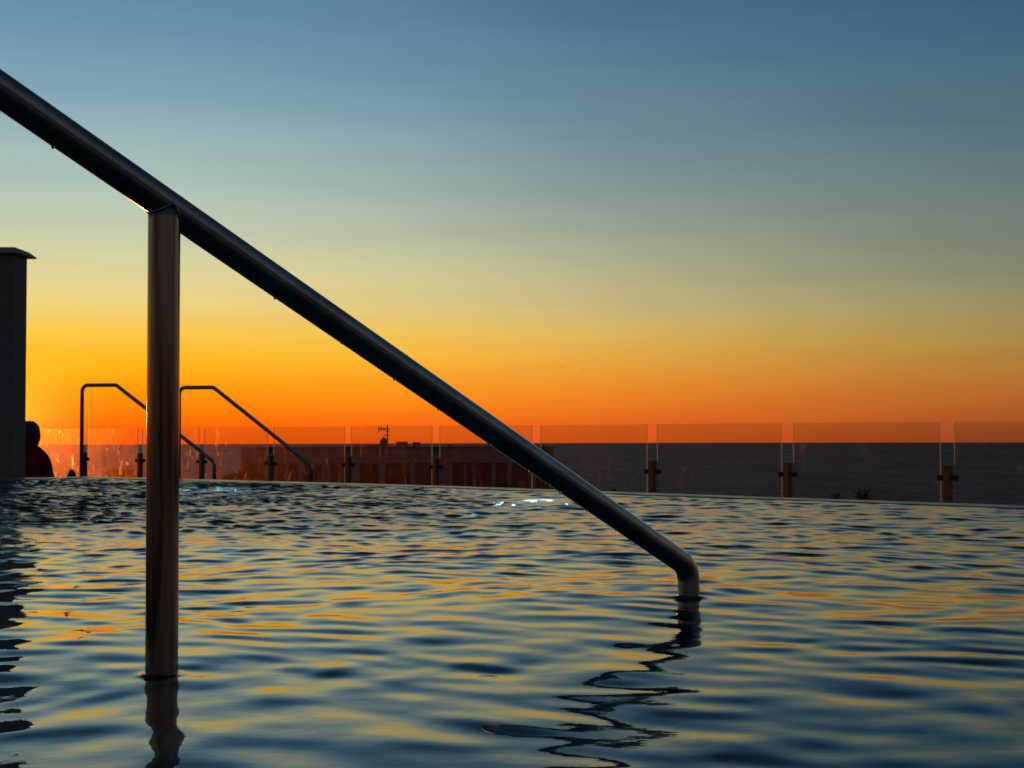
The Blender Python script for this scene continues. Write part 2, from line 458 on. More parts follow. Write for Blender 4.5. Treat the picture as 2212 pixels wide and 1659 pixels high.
# faint uneven haze in long level streaks
hm = N(nt, 'ShaderNodeMapping'); hm.inputs['Scale'].default_value = (2.2, 2.2, 34.0); L(geo.outputs['Generated'], hm.inputs[0])
hn = N(nt, 'ShaderNodeTexNoise'); hn.inputs['Scale'].default_value = 1.6; hn.inputs['Detail'].default_value = 5.0; L(hm.outputs[0], hn.inputs['Vector'])
hr = N(nt, 'ShaderNodeMapRange'); hr.inputs[1].default_value = 0.3; hr.inputs[2].default_value = 0.7; hr.inputs[3].default_value = 0.965; hr.inputs[4].default_value = 1.035
L(hn.outputs['Fac'], hr.inputs[0])
hx_ = N(nt, 'ShaderNodeVectorMath', operation='SCALE'); L(ss.outputs[2], hx_.inputs[0]); L(hr.outputs[0], hx_.inputs['Scale'])
L(hx_.outputs['Vector'], bg.inputs[0])
bg.inputs[1].default_value = 1.0

ld = bpy.data.lights.new("sun", 'SUN')
ld.energy = 1.2; ld.angle = R(0.5); ld.color = (1.0, 0.24, 0.035)
lo = bpy.data.objects.new("sun", ld); COL.objects.link(lo)
lo.rotation_euler = sun_dir.to_track_quat('Z', 'Y').to_euler()
lo.location = (-6, 16, 4)

# ------------------------------------------------------------------ sea and ground
SEA_Z = -25.0
bm = bmesh.new()
rad = 3650.0
def ring(r, n=160): return [bm.verts.new((r * math.cos(2 * PI * k / n), r * math.sin(2 * PI * k / n), SEA_Z)) for k in range(n)]
rings = [ring(r) for r in (40, 150, 400, 900, 1800, rad)]
bm.faces.new(rings[0])
for a, b in zip(rings[:-1], rings[1:]):
    for k in range(len(a)): bm.faces.new((a[k], a[(k + 1) % len(a)], b[(k + 1) % len(a)], b[k]))
tag(obj('sea', bm, M['sea']), kind='structure')
bm = bmesh.new()
shore = []
for k in range(64):
    a = 2 * PI * k / 64
    r = 150 + 14 * math.sin(3 * a) + 9 * math.sin(7 * a + 1)
    shore.append((r * math.cos(a), r * math.sin(a)))
add_prism(bm, shore, SEA_Z - 1, -14.0)
tag(obj('ground', bm, M['ground']), kind='structure')

# ------------------------------------------------------------------ pool outline
edge_px = [(-150, 1036), (57, 1032), (182, 1029), (403, 1035), (694, 1042.5), (979, 1050.5), (1208, 1058.5), (1555, 1070.5), (1900, 1082), (2212, 1093)]
EDGE = [on_z(x, y, 0.012) for x, y in edge_px]
u_dir = (EDGE[-1] - EDGE[4]); u_dir.z = 0; u_dir.normalize()
EDGE.append(EDGE[-1] + u_dir * 8.5)
EDGE = [Vector((p.x, p.y, 0)) for p in EDGE]
LFAR = EDGE[0]
LNEAR = Vector((0.05, -1.3, 0))
APEX = EDGE[2]
RNEAR = Vector((EDGE[-1].x, -1.3, 0))
DEPTH = 1.5

# ---- water surface: a fine grid over the pool, rippled
ys = [-1.3]
while ys[-1] < APEX.y - 0.004:
    y = ys[-1]
    ys.append(y + (0.03 if y < 1.0 else 0.0035 + 0.0019 * y))
ys[-1] = APEX.y
ys = np.array(ys)
NX = 760
right = sorted([(p.y, p.x) for p in EDGE[2:]])
left = sorted([(LNEAR.y, LNEAR.x), (LFAR.y, LFAR.x), (EDGE[1].y, EDGE[1].x), (APEX.y, APEX.x)])
xr = np.interp(ys, [p[0] for p in right], [p[1] for p in right])
xl = np.interp(ys, [p[0] for p in left], [p[1] for p in left])
t = np.linspace(0, 1, NX) ** 1.7
X = xl[:, None] + (xr - xl)[:, None] * t[None, :]
Y = np.repeat(ys[:, None], NX, axis=1)

def waves(X, Y, n, lam0, lam1, rms, spread, seed, main=90.0):
    r = np.random.default_rng(seed)
    lam = np.exp(r.uniform(np.log(lam0), np.log(lam1), n))
    th = np.radians(main) + r.normal(0, np.radians(spread), n)
    k = 2 * np.pi / lam
    s = r.uniform(0.5, 1.0, n)
    s *= rms * np.sqrt(2) / np.sqrt((s ** 2).sum())
    ph = r.uniform(0, 2 * np.pi, n)
    H = np.zeros_like(X)
    for i in range(n):
        H += s[i] / k[i] * np.cos(k[i] * (np.cos(th[i]) * X + np.sin(th[i]) * Y) + ph[i])
    return H

_hp = at(355, 440, 1.905); _hb = at(1487, 1224, 2.745)
HPX, HPY, HBX, HBY = _hp.x, _hp.y, _hb.x, _hb.y
# domain warp keeps the ripples from looking combed
WX = X + 0.05 * np.sin(3.1 * Y + 1.3 * X) + 0.03 * np.sin(7.3 * Y - 4.1 * X + 1)
WY = Y + 0.05 * np.sin(2.7 * X - 1.1 * Y + 2) + 0.03 * np.sin(6.1 * X + 3.9 * Y)
H = waves(WX, WY, 42, 0.09, 0.28, 0.038, 80, 31)
H += waves(WX, WY, 30, 0.06, 0.12, 0.020, 90, 5)
H += waves(X, Y, 10, 0.6, 1.4, 0.016, 60, 8)
def sstep(a, b, v):
    q = np.clip((v - a) / (b - a), 0, 1); return q * q * (3 - 2 * q)
churn = sstep(3.0, 6.6, Y - 0.55 * (X + 1.2)) * (1 - sstep(-0.9, 0.9, X + 0.12 * (Y - 4))) 
churn = np.maximum(churn, 0.9 * (1 - sstep(-0.24, -0.05, X + 0.357 * Y)) * sstep(2.6, 4.2, Y))
churn *= 0.75 + 0.35 * np.sin(2.2 * X + 1.7 * Y) * np.sin(1.3 * X - 2.1 * Y)
churn = np.clip(churn, 0, 1)
H += churn * waves(WX, WY, 46, 0.04, 0.15, 0.19, 90, 9)
mid = sstep(3.0, 6.0, Y)
H += sstep(1.7, 4.6, Y) * waves(WX, WY, 40, 0.06, 0.24, 0.058, 85, 21)
# water creeps up a little where the steel stands in it
for px_, py_ in ((HPX, HPY), (HBX, HBY)):
    rr0 = np.sqrt((X - px_) ** 2 + (Y - py_) ** 2)
    H += 0.0045 * np.exp(-np.clip(rr0 - 0.0212, 0, 1) / 0.007)
# calm down at the rim
rim = np.minimum(np.clip((xr[:, None] - X) / 0.25, 0, 1), np.clip((X - xl[:, None]) / 0.25 + 0.3, 0, 1))
rim = np.minimum(rim, np.clip((APEX.y - Y) / 0.2, 0, 1))
H *= 0.25 + 0.75 * rim
nv = X.size
LEAN = 4.2 * H * np.clip(rim, 0, 1)          # crests lean a little towards the near side
co = np.stack([X, Y - LEAN, H], axis=-1).reshape(-1, 3).astype(np.float32)
ny = len(ys)
idx = np.arange(nv).reshape(ny, NX)
q = np.stack([idx[:-1, :-1], idx[:-1, 1:], idx[1:, 1:], idx[1:, :-1]], axis=-1).reshape(-1, 4)
q = q[: (ny - 2) * (NX - 1)]       # the last row closes to a point at the far corner
me = bpy.data.meshes.new('pool_water')
me.vertices.add(nv); me.vertices.foreach_set('co', co.ravel())
me.loops.add(q.size); me.loops.foreach_set('vertex_index', q.ravel().astype(np.int32))
me.polygons.add(len(q))
me.polygons.foreach_set('loop_start', np.arange(0, q.size, 4, dtype=np.int32))
me.polygons.foreach_set('loop_total', np.full(len(q), 4, dtype=np.int32))
at_c = me.attributes.new('churn', 'FLOAT', 'POINT')
at_c.data.foreach_set('value', churn.ravel().astype(np.float32))
at_r = me.attributes.new('ruffle', 'FLOAT', 'POINT')
at_r.data.foreach_set('value', (0.02 + 0.115 * sstep(1.8, 5.5, Y)).ravel().astype(np.float32))
me.update(); me.validate()
wo_ = link('pool_water', me, M['water'], smooth=True)
tag(wo_, kind='structure')

# ---- basin floor
bm = bmesh.new()
poly = [(LNEAR.x, LNEAR.y)] + [(RNEAR.x, RNEAR.y)] + [(p.x, p.y) for p in EDGE[::-1]]
add_prism(bm, poly, -DEPTH - 0.1, -DEPTH)
tag(obj('pool_floor', bm, M['tiles']), kind='structure')

def offset_line(pts, d):
    out = []
    for i, p in enumerate(pts):
        a = pts[max(i - 1, 0)]; b = pts[min(i + 1, len(pts) - 1)]
        tdir = (b - a).normalized(); n = Vector((-tdir.y, tdir.x, 0))
        out.append(p + n * d)
    return out
# ---- overflow wall (the infinity edge): tiled body with a thin stone lip
EO = offset_line(EDGE, 0.11)
wall = empty('pool_edge_wall', (EDGE[5].x, EDGE[5].y, -DEPTH))
tag(wall, 'low overflow wall with a thin pale wet lip along the far side of the pool', 'pool edge')
bm = bmesh.new()
add_prism(bm, [(p.x, p.y) for p in EDGE] + [(p.x, p.y) for p in EO[::-1]], -DEPTH, -0.03)
obj('wall_body', bm, M['tiles'], wall, world=True)
bm = bmesh.new()
LI = offset_line(EDGE, -0.003); LO = offset_line(EDGE, 0.113)
n = len(LI)
prof = [(LI, -0.03), (LI, 0.0025), (offset_line(EDGE, 0.000), 0.0042), (offset_line(EDGE, 0.050), 0.006), (offset_line(EDGE, 0.108), 0.008), (LO, 0.005), (LO, -0.03)]
vs = [[bm.verts.new((p.x, p.y, z)) for p in line] for line, z in prof]
for a in range(len(prof)):
    b = (a + 1) % len(prof)
    for k in range(n - 1): bm.faces.new((vs[a][k], vs[a][k + 1], vs[b][k + 1], vs[b][k]))
bm.faces.new([v[0] for v in vs]); bm.faces.new([v[-1] for v in vs][::-1])
obj('lip', bm, M['coping'], wall, world=True)

# ---- other pool sides and the sun deck beside them
bm = bmesh.new()
ldir = (LFAR - LNEAR).normalized(); ln = Vector((-ldir.y, ldir.x, 0))
a, b = LNEAR, LFAR + ldir * 0.1
deckpoly = [(a.x, a.y), (b.x, b.y), (b.x + ln.x * 6, b.y + ln.y * 6), (a.x + ln.x * 6, a.y + ln.y * 6 - 4),
            (RNEAR.x, RNEAR.y - 4), (RNEAR.x, RNEAR.y)]
add_prism(bm, deckpoly, -DEPTH, 0.06)
tag(obj('deck', bm, M['deck']), kind='structure')

# ------------------------------------------------------------------ outer terrace below the overflow wall
DZ = -0.70
def b_line(px): return 0.03805 * (px + 2088)
K = 1.5
def fence_pt(px):
    d = K * CAMZ * F / b_line(px)
    p = at(px, 935, d); return Vector((p.x, p.y, DZ))
P0, P8 = fence_pt(303), fence_pt(2046)
step = (P8 - P0) / 8
fu = step.normalized(); fn = Vector((fu.y, -fu.x, 0))       # fn points back to the pool
fang = math.atan2(fu.y, fu.x)
bm = bmesh.new()
o0 = P0 - step * 5; o1 = P8 + step * 4
inner = [(p.x, p.y) for p in EO]
add_prism(bm, [inner[0]] + inner[1:] + [(o1.x - fn.x * .2, o1.y - fn.y * .2), (o0.x - fn.x * .2, o0.y - fn.y * .2)][0:2], DZ - 0.25, DZ)
tag(obj('terrace', bm, M['deck']), kind='structure')

# ------------------------------------------------------------------ glass balustrade
fence = empty('glass_balustrade', P0, fang)
tag(fence, 'long balustrade of clear glass panels on short square posts beyond the pool edge', 'balustrade')
POST_TOP = 0.102; GLASS_TOP = 0.381; S = 0.047
def post_at(v, first=[None]):
    if first[0] is None:
        bm = bmesh.new()
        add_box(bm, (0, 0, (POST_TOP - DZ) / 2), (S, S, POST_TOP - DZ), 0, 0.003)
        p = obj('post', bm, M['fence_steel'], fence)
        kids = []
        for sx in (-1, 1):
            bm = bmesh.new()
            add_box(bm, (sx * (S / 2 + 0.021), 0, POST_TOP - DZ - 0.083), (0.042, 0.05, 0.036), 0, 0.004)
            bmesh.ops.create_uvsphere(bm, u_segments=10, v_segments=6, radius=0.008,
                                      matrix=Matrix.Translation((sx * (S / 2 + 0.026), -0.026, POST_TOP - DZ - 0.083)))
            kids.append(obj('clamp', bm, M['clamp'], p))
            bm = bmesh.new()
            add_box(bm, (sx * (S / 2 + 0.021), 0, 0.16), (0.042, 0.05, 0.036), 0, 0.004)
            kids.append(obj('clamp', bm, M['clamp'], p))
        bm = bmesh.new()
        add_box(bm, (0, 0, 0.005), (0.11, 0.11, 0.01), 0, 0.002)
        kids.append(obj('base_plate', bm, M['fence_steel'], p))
        first[0] = (p, kids)
        p.location = v
        return
    p0, kids = first[0]
    p = p0.copy(); COL.objects.link(p); p.parent = fence; p.location = v
    for c in kids:
        d = c.copy(); COL.objects.link(d); d.parent = p
sl = step.length
pane_h0 = 0.06
bm = bmesh.new()
add_box(bm, (sl / 2, 0, (GLASS_TOP - DZ + pane_h0) / 2), (sl - 0.10, 0.012, GLASS_TOP - DZ - pane_h0), 0, 0.0)
for f in bm.faces:
    f.material_index = 0 if abs(f.normal.y) > 0.5 else 1
pane0 = obj('glass_panel', bm, [M['pane'], M['pane_edge']], fence)
I0, I1 = -3, 10
for i in range(I0, I1 + 1):
    post_at(Vector((i * sl, 0, 0)))
    if i < I1:
        p = pane0 if i == I0 else pane0.copy()
        if p is not pane0:
            COL.objects.link(p); p.parent = fence
        p.location = (i * sl, 0, 0)

# ------------------------------------------------------------------ the big handrail in the water
TR = 0.0212
hp = at(355, 440, 1.905)                      # rail axis above the post
hb = at(1487, 1224, 2.745)                    # lower bend
rail = empty('handrail', (hp.x, hp.y, -DEPTH))
tag(rail, 'large stainless steel handrail slanting down into the pool water, in the foreground', 'handrail')
up_dir = (hp - hb).normalized()
h1 = hp + up_dir * 0.62
h2 = h1 + Vector((up_dir.x, up_dir.y, 0)).normalized() * 0.28
h3 = Vector((h2.x, h2.y, 0.06))
low = Vector((hb.x + 0.002, hb.y, -DEPTH))
bm = bmesh.new()
add_tube(bm, fillet([h3, h2, h1, hb, low], 0.045, 10), TR, 40)
obj('top_rail', bm, M['steel'], rail, world=True)
bm = bmesh.new()
pz = hp.z - TR * 0.2
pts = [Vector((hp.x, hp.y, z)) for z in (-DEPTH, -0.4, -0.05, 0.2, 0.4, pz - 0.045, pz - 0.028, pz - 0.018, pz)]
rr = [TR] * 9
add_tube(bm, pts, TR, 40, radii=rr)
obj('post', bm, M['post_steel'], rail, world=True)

# weld bead round the joint
bm = bmesh.new()
bead = []
az_ = up_dir.z
for k in range(73):
    a_ = 2 * PI * k / 72
    x_, y_ = TR * math.cos(a_), TR * math.sin(a_)
    h_ = x_ * up_dir.x + y_ * up_dir.y
    z_ = (az_ * h_ - abs(h_)) / (1 - az_ * az_)
    bead.append(Vector((hp.x + x_ * 1.02, hp.y + y_ * 1.02, hp.z + max(z_, -0.05) - 0.001)))
add_tube(bm, bead, 0.002, 8, radii=[0.0013 + 0.0004 * math.sin(k * 2.1) + 0.0003 * math.sin(k * 5.3) for k in range(73)])
obj('weld', bm, M['steel'], rail, world=True)

# drops of pool water hanging from the rail
side = Vector((up_dir.y, -up_dir.x, 0)).normalized()
under = up_dir.cross(side).normalized()
if under.z > 0: under = -under
ax_len = (hb - hp).length
dr = [(-0.13, 1, .0032), (0.165, 1, .0028), (0.27, 1, .0022), (0.36, 1, .0026), (0.44, 1, .0024), (0.54, 1, .003), (0.62, 1, .0036), (0.665, 1, .0026),
      (0.69, 1, .003), (0.75, 1, .0026), (0.82, 1, .0024), (0.48, -1, .002), (0.56, -1, .0022), (0.63, -1, .0024), (0.74, -1, .002), (0.86, -1, .0024)]
dme = None
for k, (tt, sgn, r_) in enumerate(dr):
    p = hp + (hb - hp) * tt + under * sgn * (TR + r_ * 0.35)
    if dme is None:
        bm = bmesh.new(); bmesh.ops.create_icosphere(bm, subdivisions=2, radius=1.0)
        for f in bm.faces: f.smooth = True
        o = obj('water_drop', bm, M['drop']); dme = o
    else:
        o = dme.copy(); COL.objects.link(o)
    o.location = p; r_ *= 0.8; o.scale = (r_, r_, r_ * (1.3 if sgn > 0 else 0.7))
    if sgn > 0: tag(o, 'tiny water drop hanging under the big foreground steel handrail', 'water drop', 'drops under the foreground handrail')
    else: tag(o, 'tiny water drop sitting on top of the big foreground steel handrail', 'water drop', 'drops on top of the foreground handrail')

# ------------------------------------------------------------------ the two far handrails
def far_rail(px, d, label):
    p = [at(x, y, d) for x, y in px]
    t_ = empty('handrail', (p[0].x, p[0].y, DZ))
    tag(t_, label, 'handrail', 'far handrails beyond the pool edge')
    bm = bmesh.new()
    a = Vector((p[0].x, p[0].y, DZ)); z = Vector((p[3].x, p[3].y, DZ))
    p[2].z = p[1].z
    pts = [a, Vector((p[0].x, p[0].y, p[1].z)), p[2], p[3], z]
    add_tube(bm, fillet(pts, 0.06, 8), 0.0185, 18)
    obj('top_rail', bm, M['steel'], t_, world=True)
    for q_ in (a, z):
        bm = bmesh.new()
        add_tube(bm, [Vector((q_.x, q_.y, DZ)), Vector((q_.x, q_.y, DZ + 0.012))], 0.045, 18)
        obj('base_flange', bm, M['steel'], t_, world=True)
far_rail([(176, 1030), (176, 832), (251, 832), (463, 998)], 14.0, 'thin bent handrail beyond the pool edge, nearest the grey pillar, its upright end visible')
far_rail([(386, 1035), (386, 837), (461, 837), (672, 1005)], 13.4, 'thin bent handrail beyond the pool edge whose flat top emerges right of the foreground post')

# ------------------------------------------------------------------ pillar
pr = at(57, 800, 10.9)
pil = empty('pillar', (pr.x - 0.32, pr.y - 0.15, DZ), 0)
tag(pil, 'grey rendered pillar with a flat overhanging cap slab at the left border', 'pillar')
ztop = at(57, 557, 10.9).z
bm = bmesh.new(); add_box(bm, (0, 0, (ztop - DZ) / 2), (0.64, 0.30, ztop - DZ), 0, 0.008)
obj('shaft', bm, M['stucco'], pil)
bm = bmesh.new()
hx, hy, zc = 0.64 / 2 + 0.055, 0.15 + 0.055, ztop - DZ
sl_ = [(hx, hy, zc), (hx - 0.004, hy - 0.004, zc + 0.012), (hx - 0.045, hy - 0.045, zc + 0.046)]
rg_ = []
for (x_, y_, z_) in sl_: rg_.append([bm.verts.new((sx * x_, sy * y_, z_)) for sx, sy in ((-1, -1), (1, -1), (1, 1), (-1, 1))])
apex = bm.verts.new((-0.1, 0, zc + 0.058))
for a_, b_ in zip(rg_[:-1], rg_[1:]):
    for k in range(4): bm.faces.new((a_[k], a_[(k + 1) % 4], b_[(k + 1) % 4], b_[k]))
for k in range(4): bm.faces.new((rg_[-1][k], rg_[-1][(k + 1) % 4], apex))
bm.faces.new(rg_[0][::-1])
obj('cap', bm, M['cap'], pil)

# ------------------------------------------------------------------ person on a lounger, seen from behind
hipw = at(61, 1000, 14.6)
SEAT = -0.45
fwd = Vector((0.07, 0.998, 0)).normalized(); rgt = Vector((fwd.y, -fwd.x, 0))
pang = math.atan2(rgt.y, rgt.x)
base = Vector((hipw.x, hipw.y, SEAT))
per = empty('person', base, pang)
tag(per, 'person in dark glare-reddened top sitting with legs out, seen from behind beside the grey pillar', 'person')
def skin_mesh(name, verts, edges, radii, mat, parent, sub=2, root=0):
    me = bpy.data.meshes.new(name); me.from_pydata(verts, edges, []); me.update()
    o = bpy.data.objects.new(name + '_tmp', me); COL.objects.link(o)
    md = o.modifiers.new('skin', 'SKIN'); md.use_smooth_shade = True
    for i, r_ in enumerate(radii):
        v = me.skin_vertices[0].data[i]
        v.radius = r_ if isinstance(r_, tuple) else (r_, r_)
        v.use_root = (i == root)
    ms = o.modifiers.new('sub', 'SUBSURF'); ms.levels = sub; ms.render_levels = sub
    dg = bpy.context.evaluated_depsgraph_get(); dg.update()
    me2 = bpy.data.meshes.new_from_object(o.evaluated_get(dg))
    bpy.data.objects.remove(o); bpy.data.meshes.remove(me)
    me2.name = name; me2.materials.clear()
    r = link(name, me2, mat, parent, smooth=True)
    return r
# local frame: x right, y forward, z up from the seat
V = [(0, 0, .09), (0, -.02, .24), (0, -.01, .40), (0, .01, .53), (0, .03, .625), (0, .04, .70), (0, .05, .78), (0, .045, .85)]
Rr = [(.15, .11), (.14, .10), (.155, .10), (.12, .085), (.055, .055), (.068, .078), (.078, .092), (.05, .06)]
Eb = [(i, i + 1) for i in range(7)]
def chain(frm, pts, rads):
    k = frm
    for p, r_ in zip(pts, rads):
        V.append(p); Rr.append(r_); Eb.append((k, len(V) - 1)); k = len(V) - 1
    return k
for s in (-1, 1):
    wr = chain(3, [(s * .10, .0, .535), (s * .172, 0, .50), (s * .215, .03, .24), (s * .15, .24, .165), (s * .14, .30, .160)],
               [.06, .055, .045, .032, .026])
    for f_, (dx, ln_) in enumerate(((-.03, .075), (-.012, .09), (.008, .088), (.026, .07))):
        chain(wr, [(s * .14 + dx, .35, .155), (s * .14 + dx * 1.1, .35 + ln_ * .6, .135), (s * .14 + dx * 1.1, .35 + ln_, .115)], [.010, .009, .007])
    chain(wr, [(s * .14 - s * .045, .325, .15), (s * .14 - s * .06, .36, .135)], [.011, .008])
    lz = 0 if s > 0 else -.14
    chain(0, [(s * .09, .10, .09), (s * .10, .46, .17 + lz / 2), (s * .10, .84, .15 + lz), (s * .10, .88, .11 + lz)], [.085, .06, .042, .036])
chain(6, [(0, .145, .765)], [.014])
skin_mesh('body', V, Eb, Rr, M['skin'], per)
# top, trousers, hair, shoes
V, Rr, Eb = [(0, 0, .05), (0, -.02, .24), (0, -.012, .40), (0, .008, .54), (0, .02, .645)], [(.17, .13), (.165, .125), (.18, .125), (.14, .105), (.088, .08)], [(0, 1), (1, 2), (2, 3), (3, 4)]
for s in (-1, 1):
    chain(3, [(s * .10, .0, .575), (s * .165, 0, .515), (s * .222, .03, .24), (s * .16, .22, .172)], [.085, .072, .056, .042])
skin_mesh('jacket', V, Eb, Rr, M['jacket'], per)
V, Rr, Eb = [(0, 0, .09)], [(.165, .125)], []
for s in (-1, 1):
    chain(0, [(s * .09, .10, .09), (s * .10, .46, .17), (s * .10, .82, .155 if s > 0 else .015)], [.10, .072, .056])
skin_mesh('trousers', V, Eb, Rr, M['trousers'], per)
bm = bmesh.new()
bmesh.ops.create_uvsphere(bm, u_segments=28, v_segments=18, radius=1.0)
for v in bm.verts:
    x, y, z = v.co
    rr_ = 1 + 0.035 * math.sin(9 * x + 4 * z) + 0.03 * math.sin(13 * y + 5 * x)
    v.co = Vector((x * (.104 + .012 * max(0, -z)) * rr_, .035 + y * .12 * rr_ - .012, .775 + z * (.128 if z > 0 else .19) * rr_))
bmesh.ops.delete(bm, geom=[v for v in bm.verts if v.co.y > .075 and v.co.z < .83], context='VERTS')
for f in bm.faces: f.smooth = True
obj('hair', bm, M['hair'], per, smooth=True)
for s in (-1, 1):
    bm = bmesh.new()
    add_ball(bm, (s * .10, .90, .235 if s > 0 else .09), (.058, .05, .16), 3, 0, Matrix.Rotation(R(-14), 3, 'X'))
    for v in bm.verts:
        if v.co.y > .925: v.co.y = .925 + (v.co.y - .925) * .3
    obj('shoe', bm, M['shoe'], per, smooth=True)
# low lounger under the person
lg = empty('sun_lounger', (base.x, base.y, DZ), pang)
tag(lg, 'low slatted sun lounger under the seated person, mostly hidden behind the pool edge', 'lounger')
bm = bmesh.new()
for k in range(12): add_box(bm, (0, -0.22 + k * 0.115, SEAT - DZ - 0.02), (0.56, 0.09, 0.022), 0, 0.004)
obj('slat_bed', bm, M['wood'], lg)
bm = bmesh.new()
for s in (-1, 1): add_box(bm, (s * .27, .41, SEAT - DZ - 0.06), (.04, 1.4, .05), 0, .004)
obj('frame', bm, M['wood'], lg)
for sx in (-1, 1):
    for yy in (-.2, 1.0):
        bm = bmesh.new(); add_box(bm, (sx * .27, yy, (SEAT - DZ - 0.086) / 2), (.045, .045, SEAT - DZ - 0.086), 0, .004)
        obj('leg', bm, M['wood'], lg)

# ------------------------------------------------------------------ underwater lamps glowing through the ripples
def pool_lamp(px, z, rl, label):
    q0 = on_z(px, np.interp(px, [e[0] for e in edge_px], [e[1] for e in edge_px]), 0.012)
    p = q0 + Vector((-0.643, -0.766, 0)) * 0.018
    l_ = empty('pool_light', (p.x, p.y, z), fang)
    tag(l_, label, 'pool light')
    bm = bmesh.new()
    Mr = Matrix.Rotation(R(90), 4, 'X')
    bmesh.ops.create_cone(bm, cap_ends=True, segments=28, radius1=rl * 1.45, radius2=rl * 1.35, depth=.03, matrix=Mr)
    obj('housing', bm, M['clamp'], l_)
    bm = bmesh.new()
    bmesh.ops.create_cone(bm, cap_ends=True, segments=28, radius1=rl, radius2=rl, depth=.012, matrix=Matrix.Translation((0, -.022, 0)) @ Mr)
    obj('lens', bm, M['lamp'], l_)
pool_lamp(1172, -0.8, .065, 'lit white underwater lamp glinting through ripples left of the foreground rail')
pool_lamp(478, -0.75, .05, 'lit white underwater lamp glinting through ripples just right of the foreground post')

# ------------------------------------------------------------------ far building
BD = 90.0
def fb(px): return at(px, 935, BD).x
bx0, bx1 = fb(520), fb(1195)
by = at(800, 935, BD).y
ztop_b = at(850, 967.5, BD).z
zwin = at(850, 1000.5, BD).z
GZ = -14.0
bld = empty('building', ((bx0 + bx1) / 2, by + 6, GZ))
tag(bld, 'flat roofed building with a row of dark openings seen through the glass balustrade', 'building')
cx = (bx0 + bx1) / 2
op_px = [(536, 557), (562, 596), (600, 618), (623, 645), (657, 672), (677, 694), (714, 730), (739, 752), (777, 819), (832, 885), (896, 934),
         (977, 1002), (1007, 1020), (1027, 1062), (1070, 1096), (1106, 1140), (1150, 1186)]
wall_t = 0.5
bm = bmesh.new()
add_box(bm, (cx, by + 0.0 + wall_t / 2, (ztop_b + zwin) / 2), (bx1 - bx0, wall_t, ztop_b - zwin))          # parapet band
zsill = zwin - 2.6
piers = []
last = 520
for a_, b_ in op_px:
    piers.append((last, a_)); last = b_
piers.append((last, 1195))
for a_, b_ in piers:
    xa, xb = fb(a_), fb(b_)
    add_box(bm, ((xa + xb) / 2, by + wall_t / 2 + 0.01, (zwin + zsill) / 2 - 0.002), (xb - xa, wall_t - 0.02, zwin - zsill - 0.004))
add_box(bm, (cx, by + wall_t / 2, (zsill + GZ) / 2), (bx1 - bx0, wall_t, zsill - GZ))
add_box(bm, (cx, by + wall_t + 5.75, (ztop_b - 0.7 + GZ) / 2), (bx1 - bx0 - 0.02, 11.5, ztop_b - 0.7 - GZ))
for sx in (bx0 + .15, bx1 - .15): add_box(bm, (sx, by + wall_t + 5.75, ztop_b - .35), (.3, 11.49, .69))
add_box(bm, (cx, by + 12.4, ztop_b - .6), (bx1 - bx0, .3, 1.2))
obj('wall', bm, M['far_wall'], bld, world=True)
bm = bmesh.new()
add_box(bm, (cx, by + wall_t + 5.75, ztop_b - 0.66), (bx1 - bx0 - 0.7, 11.2, 0.06))
obj('roof', bm, M['far_roof'], bld, world=True)
bm = bmesh.new()
add_box(bm, (cx, by + 0.2, ztop_b + 0.04), (bx1 - bx0 + 0.1, 0.7, 0.08))
obj('coping', bm, M['far_roof'], bld, world=True)
for a_, b_ in op_px:
    xa, xb = fb(a_), fb(b_)
    bm = bmesh.new()
    add_box(bm, ((xa + xb) / 2, by + wall_t - 0.06, (zwin + zsill) / 2), (xb - xa - 0.01, 0.08, zwin - zsill - 0.01))
    obj('window', bm, M['far_dark'], bld, world=True)

# things on its roof
def roof_thing(name, label, cat, px0, px1, ytop, dy=3.0, group=None, lid=True):
    dd = BD + dy
    a_, b_ = at(px0, ytop, dd), at(px1, ytop, dd)
    z0 = ztop_b - 0.63
    e = empty(name, ((a_.x + b_.x) / 2, by + dy, z0)); tag(e, label, cat, group)
    wv = b_.x - a_.x; h = a_.z - z0
    bm = bmesh.new(); add_box(bm, (0, 0, h / 2 + .05), (wv, wv * .8, h - .1), 0, 0.02)
    obj('casing', bm, M['roof_metal'], e)
    if lid:
        bm = bmesh.new(); add_box(bm, (0, 0, h - .03), (wv * 1.12, wv * .9, .05), 0, 0.01)
        obj('lid', bm, M['roof_metal'], e)
    for sx in (-1, 1):
        bm = bmesh.new(); add_box(bm, (sx * wv * .35, 0, .05), (.08, wv * .7, .1)); obj('foot', bm, M['roof_metal'], e)
roof_thing('roof_vent', 'wide boxy roof vent right of the antenna on the far building', 'roof vent', 857, 880, 954, 3)
roof_thing('roof_vent', 'narrower boxy roof vent, right of the wide one, on the far building', 'roof vent', 892, 908, 955, 3.4)
roof_thing('roof_unit', 'long low dark unit left of the antenna on the far building roof', 'roof unit', 772, 822, 961.5, 2.4, lid=False)
roof_thing('roof_vent', 'tiny roof vent near the right end of the far building roof', 'roof vent', 968, 976, 960, 3, lid=True)
